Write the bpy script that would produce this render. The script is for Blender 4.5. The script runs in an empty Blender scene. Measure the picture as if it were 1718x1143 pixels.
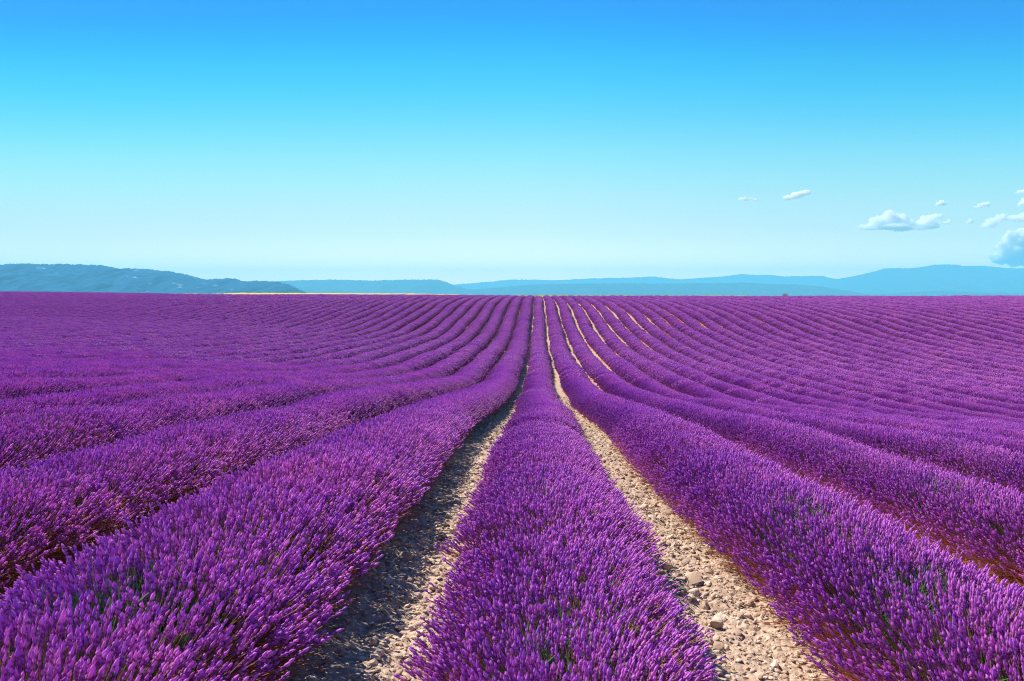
import bpy, bmesh, math, random
import numpy as np
from mathutils import Vector, Euler

# ------------------------------------------------------------------ camera, sky, sun, exposure
SC = bpy.context.scene
COL = SC.collection
F = 1337.0 / 1718.0                    # focal length in picture widths
PITCH_W = 1.8                          # distance between lavender rows (m)
CAM_Z = 1.70                           # eye height above the ground under the camera
cam = bpy.data.cameras.new('camera')
cam_o = bpy.data.objects.new('camera', cam); COL.objects.link(cam_o)
cam.sensor_width = 36.0; cam.lens = 36.0 * F
cam.clip_start = 0.1; cam.clip_end = 150000
cam_o.location = (0, 0, CAM_Z)
cam_o.rotation_euler = (math.radians(90 - 3.06), 0, math.radians(1.88))
cam.dof.use_dof = True; cam.dof.focus_distance = 13.0; cam.dof.aperture_fstop = 11.0
SC.camera = cam_o

SUN_EL, SUN_AZ = 48.0, -56.0           # azimuth from +Y, clockwise: the sun stands to the left
s_dir = Vector((math.sin(math.radians(SUN_AZ)) * math.cos(math.radians(SUN_EL)),
                math.cos(math.radians(SUN_AZ)) * math.cos(math.radians(SUN_EL)),
                math.sin(math.radians(SUN_EL))))
sun = bpy.data.lights.new('sun', 'SUN'); sun.energy = 5.0; sun.angle = math.radians(0.53); sun.color = (1.0, 0.91, 0.79)
sun_o = bpy.data.objects.new('sun', sun); COL.objects.link(sun_o)
sun_o.rotation_euler = s_dir.to_track_quat('Z', 'Y').to_euler(); sun_o.location = (-40, 10, 60)

W = bpy.data.worlds.new('World'); SC.world = W; W.use_nodes = True
wn, wl = W.node_tree.nodes, W.node_tree.links
wn.clear()
sky = wn.new('ShaderNodeTexSky'); sky.sky_type = 'NISHITA'; sky.sun_disc = False
sky.sun_elevation = math.radians(SUN_EL); sky.sun_rotation = math.radians(SUN_AZ)
sky.altitude = 800; sky.air_density = 1.0; sky.dust_density = 0.15; sky.ozone_density = 2.0
tc = wn.new('ShaderNodeTexCoord'); sx = wn.new('ShaderNodeSeparateXYZ'); wl.new(tc.outputs['Generated'], sx.inputs[0])
def wmath(op, a, b):
    n = wn.new('ShaderNodeMath'); n.operation = op
    for i, v in enumerate((a, b)):
        if isinstance(v, bpy.types.NodeSocket): wl.new(v, n.inputs[i])
        else: n.inputs[i].default_value = v
    return n.outputs[0]
# the blue deepens with height, and sooner to the side away from the sun
zz_ = wmath('MULTIPLY', sx.outputs['Z'], wmath('ADD', 1.0, wmath('MULTIPLY', sx.outputs['X'], wmath('ADD', 0.04, wmath('MULTIPLY', sx.outputs['X'], 0.72)))))
rmp = wn.new('ShaderNodeValToRGB'); wl.new(zz_, rmp.inputs[0])
GRADE = [(0.0, (1.9, 1.22, 0.48)), (0.019, (1.9, 1.22, 0.48)), (0.037, (1.9, 1.22, 0.48)), (0.074, (1.0, 0.74, 0.514)), (0.111, (0.853, 0.755, 0.583)), (0.146, (0.674, 0.816, 0.588)), (0.182, (0.476, 0.82, 0.684)), (0.216, (0.264, 0.773, 0.72)), (0.249, (0.12, 0.739, 0.77)), (0.282, (0.05, 0.672, 0.803)), (0.307, (0.02, 0.553, 0.831)), (0.331, (0.02, 0.493, 0.926)), (0.5, (0.02, 0.296, 0.704)), (1.0, (0.02, 0.22, 0.5))]
mulc = wn.new('ShaderNodeMix'); mulc.data_type = 'RGBA'; mulc.blend_type = 'MULTIPLY'; mulc.inputs[0].default_value = 1.0
wl.new(sky.outputs[0], mulc.inputs[6]); vm = wn.new('ShaderNodeVectorMath'); vm.operation = 'SCALE'; wl.new(wmath('MULTIPLY', 4.0, wmath('ADD', 1.0, wmath('MULTIPLY', 0.42, wmath('MINIMUM', sx.outputs['X'], 0.0)))), vm.inputs['Scale'])
wl.new(rmp.outputs[0], vm.inputs[0]); wl.new(vm.outputs[0], mulc.inputs[7])
bg = wn.new('ShaderNodeBackground'); bg.inputs[1].default_value = 0.13
wo = wn.new('ShaderNodeOutputWorld'); wl.new(mulc.outputs[2], bg.inputs[0]); wl.new(bg.outputs[0], wo.inputs[0])
def set_ramp(r, stops, interp='LINEAR'):
    e = r.color_ramp.elements; r.color_ramp.interpolation = interp
    while len(e) > 1: e.remove(e[-1])
    e[0].position = stops[0][0]; e[0].color = (*stops[0][1], 1)
    for p, c in stops[1:]:
        n = e.new(p); n.color = (*c, 1)
set_ramp(rmp, [(p, tuple(c / 4.0 for c in g)) for p, g in GRADE], 'B_SPLINE')

SC.render.engine = 'CYCLES'
SC.view_settings.view_transform = 'Standard'; SC.view_settings.look = 'None'
SC.view_settings.exposure = 0.8; SC.view_settings.gamma = 1.0
cy = SC.cycles
cy.max_bounces = 16; cy.diffuse_bounces = 3; cy.glossy_bounces = 2; cy.transmission_bounces = 3; cy.volume_bounces = 16
cy.caustics_reflective = False; cy.caustics_refractive = False
cy.use_denoising = True; cy.denoiser = 'OPENIMAGEDENOISE'; cy.denoising_input_passes = 'RGB_ALBEDO_NORMAL'; cy.denoising_prefilter = 'NONE'
cy.filter_width = 1.1

# ------------------------------------------------------------------ helpers
rng = np.random.default_rng(7)
def hash2(ix, iy, s):
    h = (ix.astype(np.int64) * 374761393 + iy.astype(np.int64) * 668265263 + s * 1442695041) & 0xFFFFFFFF
    h = ((h ^ (h >> 13)) * 1274126177) & 0xFFFFFFFF
    return ((h ^ (h >> 16)) & 0xFFFF) / 65535.0
def vnoise(x, y, s=0):
    x = np.asarray(x, float); y = np.asarray(y, float)
    ix, iy = np.floor(x), np.floor(y); fx, fy = x - ix, y - iy
    fx = fx * fx * (3 - 2 * fx); fy = fy * fy * (3 - 2 * fy)
    a, b = hash2(ix, iy, s), hash2(ix + 1, iy, s); c, d = hash2(ix, iy + 1, s), hash2(ix + 1, iy + 1, s)
    return (a * (1 - fx) + b * fx) * (1 - fy) + (c * (1 - fx) + d * fx) * fy - 0.5
def fbm(x, y, s=0, o=4):
    r = 0; a = 1.0
    for k in range(o):
        r = r + a * vnoise(x * 2 ** k, y * 2 ** k, s + k * 17); a *= 0.5
    return r
def sstep(x, a, b):
    t = np.clip((np.asarray(x, float) - a) / (b - a), 0, 1); return t * t * (3 - 2 * t)

# terrain: a dip and a far rise whose axis lies askew to the rows
PD = np.array([-60, -10, 0, 4, 8, 13.5, 20, 27, 33, 40, 50, 60, 70, 77, 88, 101, 112, 125, 135, 150, 170, 184, 200, 230, 300, 500, 900, 3000, 60000], float)
PH = np.array([-1.4, -1.62, -1.70, -1.78, -2.02, -2.42, -3.0, -3.65, -4.1, -4.42, -4.6, -4.68, -4.62, -4.45, -3.85, -2.9, -1.9, -1.15, -.78, -.45, -.2, -.1, -.25, -1.3, -6, -14, -22, -30, -40], float) + 1.70
_g = np.linspace(-60, 320, 1521)
_p = np.interp(_g, PD, PH)
_k = np.exp(-np.linspace(-2, 2, 33) ** 2); _k /= _k.sum()
_ps = np.convolve(np.pad(_p, 16, mode='edge'), _k, mode='valid')
CD = np.array([-20, 0, 20, 35, 50, 76, 95, 120, 184, 400]); CC = np.array([-.005, -.005, -.008, -.03, -.035, -.035, -.045, -.03, -.006, 0])
KROT = 0.53
def terrain(x, y):
    x = np.asarray(x, float); y = np.asarray(y, float)
    yp = y + KROT * np.clip(x, -400, 300)
    z = np.where(yp < 318, np.interp(yp, _g, _ps), np.interp(yp, PD, PH))
    z = z + np.interp(yp, CD, CC) * 30 * np.tanh(x / 30)
    z = z + 1.4 * sstep(-x, 60, 190) * sstep(yp, 60, 180)
    z = z + 0.10 * vnoise(x / 9 + 3.3, y / 13, 5) * sstep(y, 10, 40)
    return z

def mesh_np(name, verts, faces, mats=(), smooth=False):
    """faces: (n,3) or (n,4) array, or a list of such arrays"""
    if not isinstance(faces, list): faces = [faces]
    faces = [np.asarray(f, np.int32) for f in faces if len(f)]
    me = bpy.data.meshes.new(name)
    verts = np.asarray(verts, np.float32)
    me.vertices.add(len(verts)); me.vertices.foreach_set('co', verts.ravel())
    nl = sum(f.size for f in faces); nf = sum(len(f) for f in faces)
    me.loops.add(nl); me.polygons.add(nf)
    me.loops.foreach_set('vertex_index', np.concatenate([f.ravel() for f in faces]))
    tot = np.concatenate([np.full(len(f), f.shape[1], np.int32) for f in faces])
    me.polygons.foreach_set('loop_start', np.concatenate([[0], np.cumsum(tot)[:-1]]).astype(np.int32))
    me.update(calc_edges=True)
    if smooth: me.polygons.foreach_set('use_smooth', np.ones(nf, bool))
    for m in mats: me.materials.append(m)
    me.validate()
    return me
def obj(name, me, parent=None, loc=(0, 0, 0)):
    o = bpy.data.objects.new(name, me); COL.objects.link(o); o.location = loc
    if parent: o.parent = parent
    return o
def tag(o, label=None, cat=None, group=None, kind=None):
    for k, v in (('label', label), ('category', cat), ('group', group), ('kind', kind)):
        if v: o[k] = v
    return o
def grid_faces(nu, nv):
    i = np.arange(nu - 1)[:, None] * nv + np.arange(nv - 1)[None, :]
    i = i.ravel(); return np.stack([i, i + nv, i + nv + 1, i + 1], 1)
def attr(me, name, data, typ='FLOAT'):
    a = me.attributes.new(name, typ, 'POINT')
    key = {'FLOAT': 'value', 'INT': 'value', 'FLOAT_VECTOR': 'vector'}[typ]
    a.data.foreach_set(key, np.ascontiguousarray(data).ravel())

# ------------------------------------------------------------------ materials
def new_mat(name):
    m = bpy.data.materials.new(name); m.use_nodes = True
    nt = m.node_tree; nt.nodes.clear()
    out = nt.nodes.new('ShaderNodeOutputMaterial')
    return m, nt, out
def N(nt, t, **kw):
    n = nt.nodes.new(t)
    for k, v in kw.items(): setattr(n, k, v)
    return n
def mixc(nt, fac, a, b, mode='MIX'):
    n = N(nt, 'ShaderNodeMix', data_type='RGBA', blend_type=mode)
    for i, v in ((0, fac), (6, a), (7, b)):
        if isinstance(v, bpy.types.NodeSocket): nt.links.new(v, n.inputs[i])
        elif i == 0: n.inputs[0].default_value = v
        else: n.inputs[i].default_value = (*v, 1)
    return n.outputs[2]
def mth(nt, op, a, b=None, clamp=False):
    n = N(nt, 'ShaderNodeMath', operation=op, use_clamp=clamp)
    for i, v in enumerate((a, b)):
        if v is None: continue
        if isinstance(v, bpy.types.NodeSocket): nt.links.new(v, n.inputs[i])
        else: n.inputs[i].default_value = v
    return n.outputs[0]
def noise(nt, scale, detail=3.0, vec=None, rough=0.55):
    n = N(nt, 'ShaderNodeTexNoise'); n.inputs['Scale'].default_value = scale; n.inputs['Detail'].default_value = detail
    n.inputs['Roughness'].default_value = rough
    if vec is not None: nt.links.new(vec, n.inputs['Vector'])
    return n
def geo_pos(nt): return N(nt, 'ShaderNodeNewGeometry').outputs['Position']
def leafy(nt, out, color, rough=0.6, transl=0.25, spec=0.2, tcol=None):
    p = N(nt, 'ShaderNodeBsdfPrincipled'); p.inputs['Roughness'].default_value = rough
    p.inputs['Specular IOR Level'].default_value = spec
    nt.links.new(color, p.inputs['Base Color'])
    t = N(nt, 'ShaderNodeBsdfTranslucent'); nt.links.new(tcol or color, t.inputs[0])
    m = N(nt, 'ShaderNodeMixShader'); m.inputs[0].default_value = transl
    nt.links.new(p.outputs[0], m.inputs[1]); nt.links.new(t.outputs[0], m.inputs[2]); nt.links.new(m.outputs[0], out.inputs[0])

def mat_flower():
    m, nt, out = new_mat('lavender flower')
    a = N(nt, 'ShaderNodeAttribute', attribute_name='tint'); b = N(nt, 'ShaderNodeAttribute', attribute_name='whorl')
    oi = N(nt, 'ShaderNodeObjectInfo')
    f = mth(nt, 'ADD', mth(nt, 'MULTIPLY', a.outputs['Fac'], 0.8), mth(nt, 'MULTIPLY', oi.outputs['Random'], 0.2))
    ns = noise(nt, 0.5, 3, geo_pos(nt)); f = mth(nt, 'ADD', f, mth(nt, 'MULTIPLY', mth(nt, 'SUBTRACT', ns.outputs[0], 0.5), 0.5), True)
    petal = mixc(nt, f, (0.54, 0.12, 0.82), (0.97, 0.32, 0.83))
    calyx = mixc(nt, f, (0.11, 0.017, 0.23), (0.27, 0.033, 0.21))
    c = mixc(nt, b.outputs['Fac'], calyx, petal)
    leafy(nt, out, c, 0.5, 0.38, 0.3)
    return m
def mat_stem():
    m, nt, out = new_mat('lavender stem')
    a = N(nt, 'ShaderNodeAttribute', attribute_name='tint'); l = N(nt, 'ShaderNodeAttribute', attribute_name='low')
    c = mixc(nt, a.outputs['Fac'], (0.10, 0.13, 0.045), (0.55, 0.33, 0.21))
    c = mixc(nt, mth(nt, 'MULTIPLY', l.outputs['Fac'], 0.8), c, (0.62, 0.19, 0.12))
    leafy(nt, out, c, 0.45, 0.15, 0.4)
    return m
def mat_leaf():
    m, nt, out = new_mat('lavender leaf')
    a = N(nt, 'ShaderNodeAttribute', attribute_name='tint'); oi = N(nt, 'ShaderNodeObjectInfo')
    f = mth(nt, 'ADD', mth(nt, 'MULTIPLY', a.outputs['Fac'], 0.7), mth(nt, 'MULTIPLY', oi.outputs['Random'], 0.3))
    c = mixc(nt, f, (0.018, 0.13, 0.04), (0.08, 0.19, 0.06))
    leafy(nt, out, c, 0.6, 0.25, 0.2)
    return m
def mat_mound():
    m, nt, out = new_mat('lavender base thatch')
    a = N(nt, 'ShaderNodeAttribute', attribute_name='low'); pos = geo_pos(nt)
    n1 = noise(nt, 9.0, 4, pos)
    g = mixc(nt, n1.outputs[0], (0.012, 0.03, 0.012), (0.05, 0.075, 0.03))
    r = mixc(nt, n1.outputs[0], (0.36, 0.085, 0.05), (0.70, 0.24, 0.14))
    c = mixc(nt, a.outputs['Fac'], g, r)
    p = N(nt, 'ShaderNodeBsdfPrincipled'); p.inputs['Roughness'].default_value = 0.9; p.inputs['Specular IOR Level'].default_value = 0.1
    nt.links.new(c, p.inputs['Base Color'])
    bp = N(nt, 'ShaderNodeBump'); bp.inputs['Strength'].default_value = 0.8; bp.inputs['Distance'].default_value = 0.03
    n2 = noise(nt, 40.0, 3, pos); nt.links.new(n2.outputs[0], bp.inputs['Height']); nt.links.new(bp.outputs[0], p.inputs['Normal'])
    nt.links.new(p.outputs[0], out.inputs[0])
    return m
def mat_soil():
    m, nt, out = new_mat('stony soil'); pos = geo_pos(nt)
    n1 = noise(nt, 1.3, 5, pos); n2 = noise(nt, 26, 4, pos); v = N(nt, 'ShaderNodeTexVoronoi'); v.inputs['Scale'].default_value = 22
    nt.links.new(pos, v.inputs['Vector'])
    c = mixc(nt, n1.outputs[0], (0.45, 0.33, 0.25), (0.66, 0.54, 0.44))
    c = mixc(nt, mth(nt, 'MULTIPLY', n2.outputs[0], 0.6), c, (0.68, 0.54, 0.41))
    c2 = mixc(nt, mth(nt, 'MULTIPLY', v.outputs['Distance'], 0.9, True), c, (0.30, 0.19, 0.12))
    p = N(nt, 'ShaderNodeBsdfPrincipled'); p.inputs['Roughness'].default_value = 0.92; p.inputs['Specular IOR Level'].default_value = 0.15
    nt.links.new(c2, p.inputs['Base Color'])
    bp = N(nt, 'ShaderNodeBump'); bp.inputs['Strength'].default_value = 0.7; bp.inputs['Distance'].default_value = 0.025
    hgt = mth(nt, 'ADD', n2.outputs[0], mth(nt, 'MULTIPLY', v.outputs['Distance'], -0.9)); nt.links.new(hgt, bp.inputs['Height'])
    nt.links.new(bp.outputs[0], p.inputs['Normal']); nt.links.new(p.outputs[0], out.inputs[0])
    return m
def mat_stone():
    m, nt, out = new_mat('limestone'); pos = geo_pos(nt); oi = N(nt, 'ShaderNodeObjectInfo')
    n1 = noise(nt, 14, 5, pos)
    c = mixc(nt, oi.outputs['Random'], (0.36, 0.25, 0.18), (0.74, 0.62, 0.50))
    c = mixc(nt, mth(nt, 'MULTIPLY', n1.outputs[0], 0.5), c, (0.40, 0.28, 0.20))
    p = N(nt, 'ShaderNodeBsdfPrincipled'); p.inputs['Roughness'].default_value = 0.85; p.inputs['Specular IOR Level'].default_value = 0.2
    nt.links.new(c, p.inputs['Base Color'])
    bp = N(nt, 'ShaderNodeBump'); bp.inputs['Strength'].default_value = 0.5; bp.inputs['Distance'].default_value = 0.006
    n2 = noise(nt, 90, 4, pos); nt.links.new(n2.outputs[0], bp.inputs['Height']); nt.links.new(bp.outputs[0], p.inputs['Normal'])
    nt.links.new(p.outputs[0], out.inputs[0])
    return m
def mat_plain(name, c1, c2, scale, rough=0.9):
    m, nt, out = new_mat(name); n1 = noise(nt, scale, 5, geo_pos(nt))
    r = N(nt, 'ShaderNodeMapRange'); r.inputs[1].default_value = 0.35; r.inputs[2].default_value = 0.68; nt.links.new(n1.outputs[0], r.inputs[0])
    c = mixc(nt, r.outputs[0], c1, c2)
    p = N(nt, 'ShaderNodeBsdfPrincipled'); p.inputs['Roughness'].default_value = rough; p.inputs['Specular IOR Level'].default_value = 0.1
    nt.links.new(c, p.inputs['Base Color']); nt.links.new(p.outputs[0], out.inputs[0])
    return m
M_FLOWER, M_STEM, M_LEAF, M_MOUND, M_SOIL, M_STONE = mat_flower(), mat_stem(), mat_leaf(), mat_mound(), mat_soil(), mat_stone()

# ------------------------------------------------------------------ ground sheet
def axis(segs):
    out = []
    for a, b, n in segs: out.append(np.linspace(a, b, n, endpoint=False))
    return np.concatenate(out + [[segs[-1][1]]])
gx = axis([(-25000, -6000, 10), (-6000, -600, 14), (-600, -260, 14), (-260, -60, 60), (-60, -12, 40), (-12, -2.2, 40), (-2.2, 2.6, 140), (2.6, 12, 38), (12, 60, 40), (60, 260, 60), (260, 600, 12), (600, 6000, 12), (6000, 25000, 10)])
gy = axis([(-60, -6, 12), (-6, 1.5, 24), (1.5, 12, 300), (12, 30, 160), (30, 100, 140), (100, 320, 160), (320, 700, 30), (700, 6000, 20), (6000, 25500, 14)])
GX, GY = np.meshgrid(gx, gy, indexing='ij')
GZ = terrain(GX, GY)
nearw = sstep(-GY, -30, -14) * sstep(-np.abs(GX), -6, -3)
GZ += nearw * (0.05 * fbm(GX * 4, GY * 4, 31, 3) + 0.035 * fbm(GX * 17, GY * 17, 41, 3))
ground = obj('ground', mesh_np('ground', np.stack([GX, GY, GZ], -1).reshape(-1, 3), grid_faces(len(gx), len(gy)), [M_SOIL], True))
tag(ground, kind='structure')

# ------------------------------------------------------------------ lavender plant pieces (shared meshes)
def frame(d):
    d = d / np.linalg.norm(d); u = np.cross(d, [0.3, 0.1, 1.0] if abs(d[2]) < 0.9 else [1, 0, 0]); u /= np.linalg.norm(u)
    return d, u, np.cross(d, u)
def plant_tips(r, n, a, b, c, spread=0.075, tufts=0):
    """tips of flower stems on a dome that is a wide across the row, b long along it, c high; returns tip, base"""
    th = np.where(r.random(n) < .62, np.arcsin(r.uniform(-.94, .94, n)), r.uniform(-1.24, 1.24, n))     # across-row angle from the vertical
    v = r.uniform(-1, 1, n)
    if tufts:                                                         # stems stand in loose tufts
        cth, cv = r.uniform(-1.2, 1.2, tufts), r.uniform(-1, 1, tufts); w_ = r.random(n) < .6
        dd = ((th[:, None] - cth[None]) * .7) ** 2 + ((v[:, None] - cv[None]) * b) ** 2; k_ = np.argmin(dd, 1)
        th = np.where(w_, th + (cth[k_] - th) * .38, th); v = np.where(w_, v + (cv[k_] - v) * .38, v)
    rad = 1.0 - np.abs(r.normal(0, spread, n)) + r.normal(0, .022, n) + np.where(r.random(n) < .05, r.uniform(.02, .11, n), 0)
    e = np.sqrt(np.clip(1 - 0.10 * v * v, 0, 1)) * rad
    tip = np.stack([a * np.sin(th) * e, b * v, c * np.cos(th) ** 0.80 * e], 1)
    base = np.stack([tip[:, 0] * 0.34 + r.normal(0, .03, n), b * v * 0.6 + r.normal(0, .03, n), tip[:, 2] * 0.10 + .02], 1)
    return tip, base, np.abs(np.sin(th))
def near_plant(seed, n=700, thin=0):
    r = np.random.default_rng(seed)
    tip, base, low = plant_tips(r, n, 0.75, 0.42, 0.62, 0.10, 70)
    if thin:                                                          # a bald patch where the leaves show
        keep = (np.hypot(tip[:, 0] - 0.05, tip[:, 1]) > 0.16 + 0.26 * r.random(n)) | (r.random(n) < 0.20)
        tip, base, low = tip[keep], base[keep], low[keep]; n = len(tip)
    FV, FF, FT, FW = [], [], [], []; SV, SF, ST, SL = [], [], [], []
    prof_t = np.array([0, .10, .24, .38, .52, .66, .82, 1.0])
    prof_r = np.array([.3, 1.0, .5, 1.15, .5, 1.1, .9, .12])
    prof_w = np.array([.1, .8, .15, 1, .12, 1, .9, 1.0])
    K = 4; R = len(prof_t)
    ang = np.arange(K) * 2 * math.pi / K
    ring = np.arange(K); quads = []
    for i in range(R - 1):
        for k in range(K):
            quads.append((i * K + k, i * K + (k + 1) % K, (i + 1) * K + (k + 1) % K, (i + 1) * K + k))
    quads = np.array(quads)
    for i in range(n):
        t, b0 = tip[i], base[i]
        d0 = t - b0; L = np.linalg.norm(d0); d0 = d0 / L
        d, u, w = frame(d0 + r.normal(0, .10, 3) + np.array([0, 0, .22]))
        ln = r.uniform(.036, .088); wd = r.uniform(.0044, .0070)
        tint = r.beta(2, 2)
        s0 = t - d * ln
        rr = (prof_r * wd)[:, None] * (1 + r.normal(0, .22, (R, K)))
        ww = np.clip(prof_w[:, None] + r.normal(0, .18, (R, K)), 0, 1)
        P = s0 + (prof_t * ln)[:, None, None] * d + rr[:, :, None] * (np.cos(ang)[None, :, None] * u + np.sin(ang)[None, :, None] * w)
        FF.append(quads + len(FV) * R * K); FV.append(P.reshape(-1, 3)); FT.append(np.full(R * K, tint)); FW.append(ww.ravel())
        # stem: thin three-sided tapering tube with a bend
        mid = b0 + (s0 - b0) * 0.55 + r.normal(0, .012, 3) + np.array([0, 0, .012])
        sw = r.uniform(.0011, .0018)
        st = r.random()
        pts = np.array([b0, mid, s0 + d * ln * .3])
        a3 = np.arange(3) * 2 * math.pi / 3
        V = pts[:, None, :] + (np.array([1.5, 1.1, .8]) * sw)[:, None, None] * (np.cos(a3)[None, :, None] * u + np.sin(a3)[None, :, None] * w)
        q = [(j * 3 + k, j * 3 + (k + 1) % 3, (j + 1) * 3 + (k + 1) % 3, (j + 1) * 3 + k) for j in range(2) for k in range(3)]
        SF.append(np.array(q) + len(SV) * 9); SV.append(V.reshape(-1, 3)); ST.append(np.full(9, st)); SL.append(np.full(9, np.clip((low[i] - .55) / .4, 0, 1)))
    for i in range(340):
        th = r.choice([-1, 1]) * r.uniform(.95, 1.50); vv = r.uniform(-1, 1); q = r.uniform(.55, .93)
        t = np.array([.75 * math.sin(th) * q, .42 * vv, .62 * max(math.cos(th), .06) ** .9 * q + .02]); b0 = np.array([t[0] * .4, .3 * vv, .03])
        d, u, w = frame(t - b0); mid = b0 + (t - b0) * .55 + r.normal(0, .02, 3) + np.array([0, 0, .03]); sw = r.uniform(.0012, .0022)
        pts = np.array([b0, mid, t]); a3 = np.arange(3) * 2 * math.pi / 3
        V = pts[:, None, :] + (np.array([1.5, 1.1, .7]) * sw)[:, None, None] * (np.cos(a3)[None, :, None] * u + np.sin(a3)[None, :, None] * w)
        q_ = [(j * 3 + k, j * 3 + (k + 1) % 3, (j + 1) * 3 + (k + 1) % 3, (j + 1) * 3 + k) for j in range(2) for k in range(3)]
        SF.append(np.array(q_) + len(SV) * 9); SV.append(V.reshape(-1, 3)); ST.append(np.full(9, r.random())); SL.append(np.full(9, r.uniform(.4, 1)))
    fm = mesh_np('flower_spikes_near', np.concatenate(FV), np.concatenate(FF), [M_FLOWER], False)
    attr(fm, 'tint', np.concatenate(FT).astype(np.float32)); attr(fm, 'whorl', np.concatenate(FW).astype(np.float32))
    sm = mesh_np('stems_near', np.concatenate(SV), np.concatenate(SF), [M_STEM], True)
    attr(sm, 'tint', np.concatenate(ST).astype(np.float32)); attr(sm, 'low', np.concatenate(SL).astype(np.float32))
    return fm, sm
def coarse_plant(seed, n, hl, wd, ln, stems=True, a=0.75, c=0.62, spread=0.06):
    """the same plant with plainer spikes, for further off; wd, ln = spike radius and length"""
    r = np.random.default_rng(seed)
    tip, base, low = plant_tips(r, n, a, hl, c, spread)
    d0 = tip - base; d0 /= np.linalg.norm(d0, axis=1)[:, None]
    d = d0 + r.normal(0, .10, (n, 3)) + np.array([0, 0, .22]); d /= np.linalg.norm(d, axis=1)[:, None]
    u = np.cross(d, np.array([.31, .17, .9])); u /= np.linalg.norm(u, axis=1)[:, None]; w = np.cross(d, u)
    K = 4; pt = np.array([0, .3, .6, 1.0]); pr = np.array([.5, 1.0, .9, .15]); pw = np.array([.1, .6, .8, 1.0]) if stems else np.array([.1, .42, .62, .82]); R = 4
    ang = np.arange(K) * 2 * math.pi / K
    l = r.uniform(.75, 1.2, n) * ln; rad = r.uniform(.8, 1.25, n) * wd
    s0 = tip - d * l[:, None]
    P = s0[:, None, None, :] + (pt[None, :] * l[:, None])[:, :, None, None] * d[:, None, None, :]
    rr = (pr[None, :] * rad[:, None])[:, :, None] * (1 + r.normal(0, .2, (n, R, K)))
    P = P + rr[..., None] * (np.cos(ang)[None, None, :, None] * u[:, None, None, :] + np.sin(ang)[None, None, :, None] * w[:, None, None, :])
    q = np.array([(i * K + k, i * K + (k + 1) % K, (i + 1) * K + (k + 1) % K, (i + 1) * K + k) for i in range(R - 1) for k in range(K)])
    FQ = (q[None] + (np.arange(n) * R * K)[:, None, None]).reshape(-1, 4)
    fm = mesh_np('flower_spikes_far', P.reshape(-1, 3), FQ, [M_FLOWER], False)
    attr(fm, 'tint', np.repeat(r.beta(2, 2, n) if stems else .5 + .3 * (r.beta(2, 2, n) - .5), R * K).astype(np.float32))
    attr(fm, 'whorl', np.clip(np.broadcast_to(pw[None, :, None], (n, R, K)) * (1.08 - .66 * low ** 2)[:, None, None] + r.normal(0, .2 if stems else .08, (n, R, K)), 0, 1).astype(np.float32))   # flank shade painted in: petals turn to dark calyx low on the sides
    sm = None
    if stems:
        a3 = np.arange(3) * 2 * math.pi / 3
        pts = np.stack([base, s0 + d * (l * .3)[:, None]], 1)
        V = pts[:, :, None, :] + 0.0026 * (np.cos(a3)[None, None, :, None] * u[:, None, None, :] + np.sin(a3)[None, None, :, None] * w[:, None, None, :])
        q = np.array([(k, (k + 1) % 3, 3 + (k + 1) % 3, 3 + k) for k in range(3)])
        sm = mesh_np('stems_far', V.reshape(-1, 3), (q[None] + (np.arange(n) * 6)[:, None, None]).reshape(-1, 4), [M_STEM], True)
        attr(sm, 'tint', np.repeat(r.random(n), 6).astype(np.float32)); attr(sm, 'low', np.repeat(np.clip((low - .55) / .4, 0, 1), 6).astype(np.float32))
    return fm, sm
def leaf_tuft(seed, n=420, a=0.58, b=0.38, c=0.50, s0=.40, s1=.92):
    r = np.random.default_rng(seed)
    tip, base, low = plant_tips(r, n, a, b, c)
    V, Fq, T = [], [], []
    for i in range(n):
        s = r.uniform(s0, s1); p = base[i] + (tip[i] - base[i]) * s
        d, u, w = frame((tip[i] - base[i]) / np.linalg.norm(tip[i] - base[i]) + r.normal(0, .45, 3) + np.array([0, 0, .5]))
        L = r.uniform(.05, .11); wd = r.uniform(.0025, .005)
        pts = np.array([p - u * wd * .6, p + u * wd * .6, p + d * L * .55 + u * wd + w * .004, p + d * L * .55 - u * wd + w * .004, p + d * L + w * .012])
        Fq.append((len(V) * 5 + np.array([[0, 1, 2], [0, 2, 3], [3, 2, 4]]))); V.append(pts); T.append(np.full(5, r.random()))
    me = mesh_np('leaf_tuft', np.concatenate(V), np.concatenate(Fq), [M_LEAF])
    attr(me, 'tint', np.concatenate(T).astype(np.float32))
    return me
FLOWER_SRC, STEM_SRC, LEAF_SRC = [], [], []
for s in range(6):
    f, st = near_plant(100 + s, 960, thin=(s == 5)); FLOWER_SRC.append(f); STEM_SRC.append(st)
for s in range(4):
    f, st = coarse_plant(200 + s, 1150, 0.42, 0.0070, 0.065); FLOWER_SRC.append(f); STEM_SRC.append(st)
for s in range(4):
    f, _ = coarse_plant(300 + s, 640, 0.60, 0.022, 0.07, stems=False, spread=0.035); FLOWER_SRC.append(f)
for s in range(4): LEAF_SRC.append(leaf_tuft(400 + s))
LEAF_SRC.append(leaf_tuft(404, 1300, 0.42, 0.34, 0.54, .5, .98))

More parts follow.
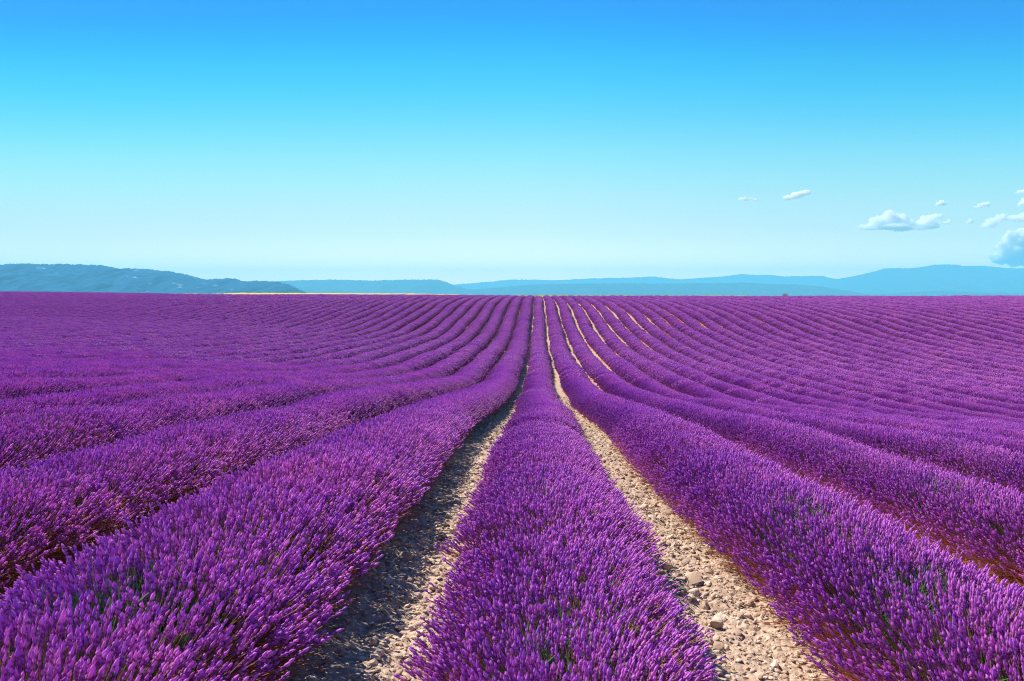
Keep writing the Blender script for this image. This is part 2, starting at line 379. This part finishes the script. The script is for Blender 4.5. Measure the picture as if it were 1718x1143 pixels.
def scatter_group(name, meshes):
    """node group: put one of the shared meshes on every point of the row, as turned and sized by the point's attributes"""
    g = bpy.data.node_groups.new(name, 'GeometryNodeTree')
    g.interface.new_socket('Geometry', in_out='INPUT', socket_type='NodeSocketGeometry')
    g.interface.new_socket('Geometry', in_out='OUTPUT', socket_type='NodeSocketGeometry')
    n, l = g.nodes, g.links
    gi, go = n.new('NodeGroupInput'), n.new('NodeGroupOutput')
    jn = n.new('GeometryNodeJoinGeometry')
    for me in reversed(meshes):
        o = bpy.data.objects.new(me.name, me)
        oi = n.new('GeometryNodeObjectInfo'); oi.inputs['Object'].default_value = o
        ti = n.new('GeometryNodeGeometryToInstance'); l.new(oi.outputs['Geometry'], ti.inputs[0]); l.new(ti.outputs[0], jn.inputs[0])
    def na(nm, t):
        a = n.new('GeometryNodeInputNamedAttribute'); a.data_type = t; a.inputs['Name'].default_value = nm; return a.outputs['Attribute']
    ip = n.new('GeometryNodeInstanceOnPoints'); ip.inputs['Pick Instance'].default_value = True
    l.new(gi.outputs[0], ip.inputs['Points']); l.new(jn.outputs[0], ip.inputs['Instance'])
    l.new(na('piece', 'INT'), ip.inputs['Instance Index'])
    l.new(na('turn', 'FLOAT_VECTOR'), ip.inputs['Rotation']); l.new(na('size', 'FLOAT_VECTOR'), ip.inputs['Scale'])
    l.new(ip.outputs[0], go.inputs[0])
    return g
G_FLOWER = scatter_group('flower spikes', FLOWER_SRC)
G_STEM = scatter_group('stems', STEM_SRC)
G_LEAF = scatter_group('leaves', LEAF_SRC)
def scatter(name, parent, group, pos, piece, turn, size, mat):
    me = bpy.data.meshes.new(name); me.vertices.add(len(pos)); me.vertices.foreach_set('co', np.asarray(pos, np.float32).ravel())
    attr(me, 'piece', np.asarray(piece, np.int32), 'INT'); attr(me, 'turn', np.asarray(turn, np.float32), 'FLOAT_VECTOR'); attr(me, 'size', np.asarray(size, np.float32), 'FLOAT_VECTOR')
    me.materials.append(mat)
    o = obj(name, me, parent); o['kind'] = 'stuff'
    md = o.modifiers.new('scatter', 'NODES'); md.node_group = group
    return o

# ------------------------------------------------------------------ lavender rows
ONES = ['', 'first', 'second', 'third', 'fourth', 'fifth', 'sixth', 'seventh', 'eighth', 'ninth', 'tenth', 'eleventh', 'twelfth', 'thirteenth', 'fourteenth', 'fifteenth', 'sixteenth', 'seventeenth', 'eighteenth', 'nineteenth']
TENS = {2: 'twenty', 3: 'thirty', 4: 'forty', 5: 'fifty', 6: 'sixty', 7: 'seventy', 8: 'eighty', 9: 'ninety'}
def ordinal(n):
    if n >= 100: return ('hundredth' if n == 100 else 'hundred and ' + ordinal(n - 100))
    if n < 20: return ONES[n]
    t, u = divmod(n, 10)
    return (TENS[t][:-1] + 'ieth') if u == 0 else TENS[t] + '-' + ONES[u]
X0 = 0.06
ROW_H = {0: 0.84, -1: 1.06, 1: 1.0}
ROW_W = {0: 0.93, -1: 1.12, 1: 0.99, 2: 0.93, 3: 0.95}
def row_x(n, y): return X0 + PITCH_W * n + 0.05 * np.sin(np.asarray(y) / 7.0 + n * 1.7) * np.clip(np.asarray(y) / 20, 0, 1) + 0.04 * np.sin(np.asarray(y) / 2.3 + n)
def row_range(n):
    x = X0 + PITCH_W * n
    enter = (abs(x) / 0.70 if n < 0 else abs(x) / 0.635) * 0.93 - 4.0
    return max(0.3, enter), (193 - KROT * x)
NL, NR = -112, 52
BALD = [(1, 5.0), (1, 5.4), (1, 4.1), (-1, 3.3), (-1, 2.9), (-2, 5.4), (0, 5.9), (0, 3.1), (2, 7.0), (-3, 8.3)]    # plants whose leaves show between the stems
for n in range(NL, NR + 1):
    y0, y1 = row_range(n)
    if y1 - y0 < 6: continue
    r = np.random.default_rng(5000 + n)
    ys = [];  y = y0
    while y < y1:
        d = math.hypot(X0 + PITCH_W * n, y)
        ys.append(y); y += 0.40 if d < 58 else 0.60
    ys = np.array(ys); m = len(ys)
    ys = ys + r.normal(0, 1, m) * np.where(np.hypot(X0 + PITCH_W * n, ys) < 50, .05, .16)
    xs = row_x(n, ys); zs = terrain(xs, ys); ds = np.hypot(xs, ys)
    vig = 1 + 0.10 * vnoise(ys / 1.1, np.full(m, n * 3.7), 77) + 0.16 * vnoise(ys / 6.0, np.full(m, n * 1.3), 78)
    hs = ROW_H.get(n, 1.0) * vig * (1 + r.uniform(-1, 1, m) * (.035 + .03 * sstep(ds, 30, 70))) * (1 + .14 * sstep(ds, 15, 50)); ws = ROW_W.get(n, 1.0) * (1 + (vig - 1) * 0.7) * r.uniform(.95, 1.06, m) * (1 + (0.0 if n == -1 else 0.06) * sstep(ds, 6, 16) + (0.01 if n > -7 else -0.06) * sstep(ds, 20, 50))
    # plants that died or stayed small: gaps seen on the far slope, mostly to the left
    pgap = 0.012 + 0.18 * sstep(-xs, 25, 90) * sstep(vnoise(xs / 14, ys / 14, 9), -.1, .35)
    pgap = np.where(ds < 12, 0, pgap)
    alive = r.random(m) > pgap
    hs = np.where(alive, hs, hs * .45); ws = np.where(alive, ws, ws * .6)
    ax = X0 + PITCH_W * n
    root = obj('lavender_row', None, None, (ax, ys[0], float(terrain(ax, ys[0]))))
    root.empty_display_size = 0.3
    side = 'left' if n < 0 else 'right'
    if n == 0: lab = 'central lavender row running straight to the crest between two stony gaps'
    elif n == -1: lab = 'first lavender row left of the central row, shading the stony gap beside it'
    elif n == 1: lab = 'first lavender row right of the central row, beside the sunlit stony gap'
    else: lab = f'{ordinal(abs(n))} lavender row to the {side} of the central row' + (', down through the dip' if abs(n) < 12 else ' on the far slope')
    tag(root, lab, 'lavender row', 'parallel lavender rows of the field')
    org = np.array(root.location)
    pos = np.stack([xs, ys, zs - 0.02], 1) - org
    slope = (terrain(xs, ys + 1) - terrain(xs, ys - 1)) / 2
    turn = np.zeros((m, 3)); turn[:, 0] = np.arctan(slope); turn[:, 2] = np.where(r.random(m) < .5, 0, math.pi) + r.normal(0, .12, m)
    turn[:, 0] *= np.where(np.abs(turn[:, 2]) > 1.6, -1, 1)
    size = np.stack([ws, np.where(ds < 50, 1.0, r.uniform(.9, 1.35, m)), hs], 1)
    lod = np.where(ds < 13, 0, np.where(ds + r.normal(0, 7, m) < 46, 1, 2))
    piece = np.where(lod == 0, np.where(r.random(m) < .02, 5, r.integers(0, 5, m)), np.where(lod == 1, 6 + r.integers(0, 4, m), 10 + r.integers(0, 4, m)))
    for bn, by in BALD:
        if bn == n: piece[int(np.argmin(np.abs(ys - by)))] = 5
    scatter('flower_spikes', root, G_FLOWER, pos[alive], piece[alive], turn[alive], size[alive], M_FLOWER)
    k = (lod < 2) & alive
    if k.any(): scatter('stems', root, G_STEM, pos[k], piece[k], turn[k], size[k], M_STEM)
    k = (ds < 32) | (~alive)
    if k.any():
        ls = np.where(alive[:, None], size, np.stack([ws, np.full(m, .8), hs], 1) * 1.3)
        scatter('leaves', root, G_LEAF, pos[k], np.where(piece == 5, 4, r.integers(0, 4, m))[k], turn[k], ls[k], M_LEAF)
    # the dense low mound of foliage and old stalks under the stems
    step = 1 if ds.min() < 30 else 2
    yy = ys[::step]; wv = ws[::step]; hv = hs[::step]
    tt = np.linspace(-1, 1, 9); th = tt * math.pi / 2
    PX = (0.40 + 0.16 * sstep(np.hypot(row_x(n, yy), yy), 10, 30))[:, None] * np.sin(th)[None]; PZ = 0.34 * np.cos(th) ** 0.8
    jit = 1 + 0.20 * r.normal(0, 1, (len(yy), 9)).clip(-2, 2) * 0.6
    VX = row_x(n, yy)[:, None] + PX * wv[:, None] * jit
    VZ = terrain(row_x(n, yy), yy)[:, None] - 0.03 + PZ[None] * hv[:, None] * jit
    V = np.stack([VX, np.broadcast_to(yy[:, None], VX.shape), VZ], -1).reshape(-1, 3) - org
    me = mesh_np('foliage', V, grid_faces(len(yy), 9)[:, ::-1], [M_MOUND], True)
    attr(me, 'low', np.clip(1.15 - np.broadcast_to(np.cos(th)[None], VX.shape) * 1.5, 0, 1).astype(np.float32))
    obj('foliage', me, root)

# ------------------------------------------------------------------ stones in the gaps
def stone_mesh(seed, sub=2):
    bm = bmesh.new(); bmesh.ops.create_icosphere(bm, subdivisions=sub, radius=1.0)
    r = np.random.default_rng(seed); ax = r.normal(0, 1, (9, 3)); ax /= np.linalg.norm(ax, axis=1)[:, None]; cut = r.uniform(.55, .95, 9)
    sc = np.array([1.0, r.uniform(.65, .95), r.uniform(.42, .7)])
    for v in bm.verts:
        p = np.array(v.co)
        for a, c in zip(ax, cut):
            e = p @ a - c
            if e > 0: p = p - a * e * .9
        v.co = p * sc * (1 + r.normal(0, .025))
    me = bpy.data.meshes.new('stone'); bm.to_mesh(me); bm.free(); me.materials.append(M_STONE)
    return me
PEBBLES = [stone_mesh(600 + k, 1) for k in range(6)] + [stone_mesh(620 + k, 2) for k in range(6)]
G_GRAVEL = scatter_group('gravel', PEBBLES)
r = np.random.default_rng(91)
gp, gpc, gt, gs = [], [], [], []
for n, (d0, d1, dens) in [(g, b) for g in (-1, 0) for b in ((1.8, 9, 1700), (9, 18, 500), (18, 34, 130))] + [(-2, (6, 16, 120)), (1, (6, 16, 120))]:
    m = int((d1 - d0) * 0.9 * dens)
    yy = r.uniform(d0, d1, m); xx = X0 + PITCH_W * (n + .5) + r.uniform(-.45, .45, m)
    sz = np.clip(r.lognormal(math.log(.0082), .60, m), .0035, .04) * (1 if d0 < 9 else 1.5 if d0 < 18 else 2.2)
    zz = terrain(xx, yy) + sz * .15
    nw = sstep(-yy, -30, -14)
    zz = zz + nw * (0.05 * fbm(xx * 4, yy * 4, 31, 3) + 0.035 * fbm(xx * 17, yy * 17, 41, 3))
    gp.append(np.stack([xx, yy, zz], 1)); gpc.append(r.integers(0, 12, m)); gt.append(np.stack([r.normal(0, .35, m), r.normal(0, .35, m), r.uniform(0, 6.3, m)], 1)); gs.append(np.repeat(sz[:, None], 3, 1))
gr = scatter('gravel', None, G_GRAVEL, np.concatenate(gp), np.concatenate(gpc), np.concatenate(gt), np.concatenate(gs), M_STONE)
tag(gr, 'small pale limestone pebbles covering the soil between the rows', 'gravel')
for gap, cnt, lab, grp in ((0, 60, 'pale limestone rock in the sunlit gap right of the central row', 'rocks in the sunlit gap'), (-1, 40, 'grey limestone rock in the shaded gap left of the central row', 'rocks in the shaded gap')):
    for k in range(cnt):
        y = 2.6 + 9.5 * (k + r.random()) / cnt; x = X0 + PITCH_W * (gap + .5) + r.normal(0, .17)
        sz = float(np.clip(r.lognormal(math.log(.034), .32), .022, .075))
        gz = float(terrain(x, y) + (0.05 * fbm(np.array(x) * 4, np.array(y) * 4, 31, 3) + 0.035 * fbm(np.array(x) * 17, np.array(y) * 17, 41, 3)))
        o = obj('stone', PEBBLES[6 + int(r.integers(0, 6))], None, (x, y, gz + sz * .22))
        o.scale = (sz, sz, sz * r.uniform(.8, 1.2)); o.rotation_euler = (r.normal(0, .3), r.normal(0, .3), r.uniform(0, 6.28))
        tag(o, lab, 'stone', grp)

# ------------------------------------------------------------------ beyond the crest
CAMROT = cam_o.rotation_euler.to_matrix()
def px_dir(px, py):
    v = CAMROT @ Vector(((px - 859) / 1337.0, (571.5 - py) / 1337.0, -1.0)); return v
def px_at(px, py, D):
    v = px_dir(px, py); return v.x / v.y * D, CAM_Z + v.z / v.y * D

def band(name, D, pts, front, back, base, mat, step=1.0, gully=0.2, rough=0.0, seed=0, nt_=44):
    """a ridge of hills: crest line at distance D with a folded front slope and a back slope"""
    P = np.array([px_at(a, b, D) for a, b in pts]); xs = np.arange(P[0, 0], P[-1, 0], D / 1337.0 * step)
    ridge = np.interp(xs, P[:, 0], P[:, 1])
    kk = np.array([.25, .5, .25]); ridge = np.convolve(np.pad(ridge, 1, mode='edge'), kk, mode='valid')
    ridge = ridge + rough * 1.6 * fbm(xs / (D * .004), xs * 0, seed + 3, 4)
    t = np.concatenate([np.linspace(0, 1, nt_), 1 + np.linspace(0, 1, 12)[1:]])
    X, T = np.meshgrid(xs, t, indexing='ij')
    R = ridge[:, None]
    f = np.where(T <= 1, np.clip(T, 0, 1) ** 1.15, np.clip(2 - T, 0, 1) ** .9)
    Y = np.where(T <= 1, D - front * (1 - T), D + back * (T - 1))
    sc = (D * .03)
    gl = np.abs(fbm(X / sc + 0.5 * T, T * 2.2 + seed, seed + 11, 4)) * 2 - .45
    Z = base + (R - base) * np.clip(f + gully * gl * 4 * np.clip(T, 0, 1) * np.clip(1 - T, 0, 1), 0, 1.0)
    Z = Z + rough * fbm(X / (D * .0025), Y / (D * .0025), seed + 23, 3) * np.clip(T * 3, 0, 1)
    o = obj(name, mesh_np(name, np.stack([X, Y, Z], -1).reshape(-1, 3), grid_faces(len(xs), len(t)), [mat], True))
    return tag(o, kind='structure')
def mat_mountain(name, c1, c2, rock, scale, rockamt):
    m, nt, out = new_mat(name); pos = geo_pos(nt)
    n1 = noise(nt, scale, 6, pos, .65); n2 = noise(nt, scale * .35, 5, pos)
    c = mixc(nt, n1.outputs[0], c1, c2)
    rr = N(nt, 'ShaderNodeMapRange'); rr.inputs[1].default_value = 0.66 - rockamt; rr.inputs[2].default_value = 0.70 - rockamt
    nt.links.new(mth(nt, 'ADD', mth(nt, 'MULTIPLY', n1.outputs[0], .55), mth(nt, 'MULTIPLY', n2.outputs[0], .45)), rr.inputs[0])
    c = mixc(nt, rr.outputs[0], c, rock)
    p = N(nt, 'ShaderNodeBsdfPrincipled'); p.inputs['Roughness'].default_value = 0.95; p.inputs['Specular IOR Level'].default_value = 0.0
    nt.links.new(c, p.inputs['Base Color']); nt.links.new(p.outputs[0], out.inputs[0])
    return m
M_HILL = mat_mountain('wooded mountain', (0.010, 0.062, 0.17), (0.025, 0.095, 0.23), (0.40, 0.42, 0.40), 0.009, 0.06)  # green woods tinted blue: part of the haze is put into the colour
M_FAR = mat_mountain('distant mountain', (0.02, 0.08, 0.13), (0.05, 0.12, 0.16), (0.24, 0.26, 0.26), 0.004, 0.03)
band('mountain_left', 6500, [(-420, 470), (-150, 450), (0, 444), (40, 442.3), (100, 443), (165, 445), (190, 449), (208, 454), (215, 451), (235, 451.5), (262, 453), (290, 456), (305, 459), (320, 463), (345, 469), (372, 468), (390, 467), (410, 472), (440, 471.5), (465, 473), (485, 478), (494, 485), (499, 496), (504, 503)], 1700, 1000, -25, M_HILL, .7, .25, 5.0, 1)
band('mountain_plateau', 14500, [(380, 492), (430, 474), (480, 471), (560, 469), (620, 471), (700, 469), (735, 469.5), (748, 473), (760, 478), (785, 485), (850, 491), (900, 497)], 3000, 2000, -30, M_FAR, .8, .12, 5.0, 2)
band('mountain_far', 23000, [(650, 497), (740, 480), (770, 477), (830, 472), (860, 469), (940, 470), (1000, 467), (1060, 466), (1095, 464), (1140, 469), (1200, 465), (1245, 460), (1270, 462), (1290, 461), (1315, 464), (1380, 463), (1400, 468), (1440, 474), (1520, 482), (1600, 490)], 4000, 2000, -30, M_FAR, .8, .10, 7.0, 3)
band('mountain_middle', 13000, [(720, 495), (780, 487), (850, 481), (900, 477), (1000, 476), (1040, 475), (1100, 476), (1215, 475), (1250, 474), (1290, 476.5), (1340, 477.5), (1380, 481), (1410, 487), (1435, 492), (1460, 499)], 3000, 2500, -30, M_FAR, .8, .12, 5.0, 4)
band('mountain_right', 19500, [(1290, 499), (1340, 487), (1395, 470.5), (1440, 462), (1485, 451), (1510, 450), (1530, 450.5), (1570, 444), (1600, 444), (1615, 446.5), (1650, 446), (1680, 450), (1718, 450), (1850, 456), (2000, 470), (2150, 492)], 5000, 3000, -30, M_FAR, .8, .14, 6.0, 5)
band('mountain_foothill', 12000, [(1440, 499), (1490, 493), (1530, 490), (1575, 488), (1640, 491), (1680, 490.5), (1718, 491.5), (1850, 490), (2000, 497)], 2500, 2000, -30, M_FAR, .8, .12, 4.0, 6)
M_WHEAT = mat_plain('ripe wheat', (0.62, 0.40, 0.06), (0.78, 0.54, 0.10), 0.3)
M_GRASS = mat_plain('dry field margin', (0.16, 0.18, 0.05), (0.36, 0.30, 0.10), 0.4)
band('wheat_field', 330, [(330, 494), (400, 491.6), (470, 491.8), (600, 492.4), (690, 492.8), (760, 494), (820, 495.6)], 60, 60, -8, M_WHEAT, 1.0, 0, .05, 7, 20)
band('field_margin', 300, [(250, 492.6), (330, 492.4), (420, 494), (700, 494.8), (900, 495.2), (1250, 496), (1718, 498.5), (1850, 500)], 40, 60, -8, M_GRASS, 1.0, 0, .15, 8, 20)

# shrub that stands on the crest to the right
def shrub(px, py, D, wd, hg):
    x, z = px_at(px, py, D); zb = float(terrain(x, D)) ; hg = max(hg, z - zb + .1)
    root = tag(obj('shrub', None, None, (x, D, zb)), 'small brownish shrub standing alone on the right part of the crest', 'shrub')
    r = np.random.default_rng(17); n = 900
    c = r.normal(0, 1, (14, 3)); c /= np.linalg.norm(c, axis=1)[:, None]; cc = c * [wd * .38, wd * .38, hg * .22] + [0, 0, hg * .68]
    p = cc[r.integers(0, 14, n)] + r.normal(0, 1, (n, 3)) * [wd * .10, wd * .10, hg * .09]
    a = r.normal(0, 1, (n, 3)); b = r.normal(0, 1, (n, 3)); s = .045
    V = np.stack([p, p + a * s, p + b * s], 1).reshape(-1, 3)
    me = mesh_np('crown', V, np.arange(3 * n).reshape(-1, 3), [mat_plain('shrub leaf', (.30, .14, .16), (.30, .20, .10), 6)]); obj('crown', me, root)
    bm = bmesh.new()
    for k in range(5):
        q = cc[k]; d = Vector(q); L = d.length
        res = bmesh.ops.create_cone(bm, segments=6, radius1=.03, radius2=.012, depth=L, cap_ends=True)
        R = d.to_track_quat('Z', 'Y').to_matrix()
        for v in res['verts']: v.co = R @ (v.co + Vector((0, 0, L / 2)))
    me = bpy.data.meshes.new('trunk'); bm.to_mesh(me); bm.free(); me.materials.append(mat_plain('bark', (.06, .04, .03), (.12, .08, .06), 20)); obj('trunk', me, root)
shrub(1318, 492.6, 166, 1.25, .5)

# ------------------------------------------------------------------ clouds
def mat_cloud(dens, name):
    m, nt, out = new_mat(name)
    v = N(nt, 'ShaderNodeVolumePrincipled'); v.inputs['Color'].default_value = (1, 1, 1, 1); v.inputs['Density'].default_value = dens; v.inputs['Anisotropy'].default_value = 0.0
    nt.links.new(v.outputs[0], out.inputs['Volume'])
    return m
M_CLOUD = mat_cloud(.012, 'cumulus'); M_SMALL = mat_cloud(.03, 'small cloud'); M_BANK = mat_cloud(.010, 'far cumulus bank')
def cloud(label, D, puffs, mat, seed, lumps=15, grp=None):
    """puffs: (px, py, rx, ry) blobs in the photograph's pixels, given depth and broken up into smaller lumps"""
    r = np.random.default_rng(seed); bm = bmesh.new(); u = D / 1337.0
    cx, cz = px_at(puffs[0][0], puffs[0][1], D)
    for px, py, rx, ry in puffs:
        x, z = px_at(px, py, D)
        for k in range(lumps):
            d = r.normal(0, 1, 3); d /= np.linalg.norm(d); q = .70 if k else 0
            s = r.uniform(.28, .50) if k else .70
            res = bmesh.ops.create_icosphere(bm, subdivisions=2, radius=1.0)
            c = Vector((x - cx + d[0] * rx * u * q, d[1] * rx * u * q * .8, z - cz + d[2] * ry * u * q))
            for v in res['verts']: v.co = Vector((v.co.x * rx * s * u, v.co.y * rx * s * u * .9, v.co.z * ry * s * u)) + c
    me = bpy.data.meshes.new('cloud'); bm.to_mesh(me); bm.free(); me.materials.append(mat)
    o = obj('cloud', me, None, (cx, D, cz))
    rm = o.modifiers.new('remesh', 'REMESH'); rm.mode = 'VOXEL'; rm.voxel_size = u * 0.38
    tx = bpy.data.textures.new('cloud lumps', 'CLOUDS'); tx.noise_scale = u * 4.0; tx.noise_depth = 3
    dm = o.modifiers.new('lumps', 'DISPLACE'); dm.texture = tx; dm.texture_coords = 'LOCAL'; dm.strength = u * 4.0; dm.mid_level = 0.55
    tx2 = bpy.data.textures.new('cloud curls', 'CLOUDS'); tx2.noise_scale = u * 1.6; tx2.noise_depth = 2
    dm2 = o.modifiers.new('curls', 'DISPLACE'); dm2.texture = tx2; dm2.texture_coords = 'LOCAL'; dm2.strength = u * 2.2; dm2.mid_level = 0.5
    return tag(o, label, 'cloud', grp)
cloud('largest white cumulus cloud with several rounded tops above the right mountain', 24000,
      [(1497, 368, 17, 15), (1474, 374, 16, 11), (1518, 371, 12, 13), (1455, 381, 18, 5), (1500, 382, 34, 6), (1556, 371, 18, 10), (1548, 379, 24, 7), (1572, 363, 10, 5)], M_CLOUD, 1)
cloud('tall white cumulus bank rising behind the mountain at the right edge', 46000,
      [(1697, 402, 13, 14), (1722, 398, 20, 17), (1686, 420, 15, 16), (1675, 436, 16, 10), (1712, 425, 30, 22), (1735, 415, 30, 30)], M_BANK, 2)
cloud('ragged white cloud between the largest cumulus and the right edge', 24000,
      [(1665, 374, 16, 8), (1680, 366, 10, 8), (1703, 367, 18, 6), (1658, 378, 12, 4), (1718, 364, 10, 7)], M_CLOUD, 3)
cloud('upper of the two small clouds left of the cumulus, slanting upwards', 22000,
      [(1338, 327, 16, 6), (1324, 332, 12, 4), (1352, 324, 9, 5)], M_SMALL, 4)
cloud('thin flat cloud leftmost of the clouds high over the right half', 22000, [(1255, 334, 14, 2.6), (1244, 334, 7, 2), (1267, 335, 6, 2)], M_SMALL, 5)
cloud('tiny white cloud above the right end of the largest cumulus', 22000, [(1579, 341, 8, 4), (1574, 343, 4, 2.5)], M_SMALL, 6)
cloud('small white cloud upper right, alone between the tiny cloud and the edge', 22000, [(1650, 344, 9, 4), (1657, 341, 5, 3), (1641, 347, 7, 1.8)], M_SMALL, 7)
cloud('white cloud cut by the right edge above the ragged cloud', 22000, [(1716, 342, 7, 6), (1724, 338, 9, 8)], M_SMALL, 8)
cloud('topmost thin cloud at the right edge', 22000, [(1712, 322, 8, 2.5), (1722, 321, 9, 3.5)], M_SMALL, 9)
cloud('small puff just right of the largest cumulus', 22000, [(1586, 374, 8, 2.6), (1593, 370, 4, 2.4)], M_SMALL, 10)
cloud('small puff just left of the ragged cloud', 22000, [(1629, 371, 6, 4), (1624, 374, 3, 2)], M_SMALL, 11)

# ------------------------------------------------------------------ haze: the air itself
HZ = bmesh.new(); bmesh.ops.create_cube(HZ, size=1.0)
hm = bpy.data.meshes.new('haze'); HZ.to_mesh(hm); HZ.free()
for v in hm.vertices: v.co = (v.co.x * 56000, 26400 * (v.co.y + .5) - 400, -46 + (v.co.z + .5) * 966)
m, nt, out = new_mat('haze air')
v = N(nt, 'ShaderNodeVolumePrincipled'); v.inputs['Color'].default_value = (0.18, 0.70, 1.0, 1); v.inputs['Density'].default_value = 8e-5; v.inputs['Anisotropy'].default_value = 0.0
nt.links.new(v.outputs[0], out.inputs['Volume']); hm.materials.append(m)
haze = obj('haze', hm); tag(haze, 'pale blue haze between the field and the mountains', 'haze', kind='stuff')
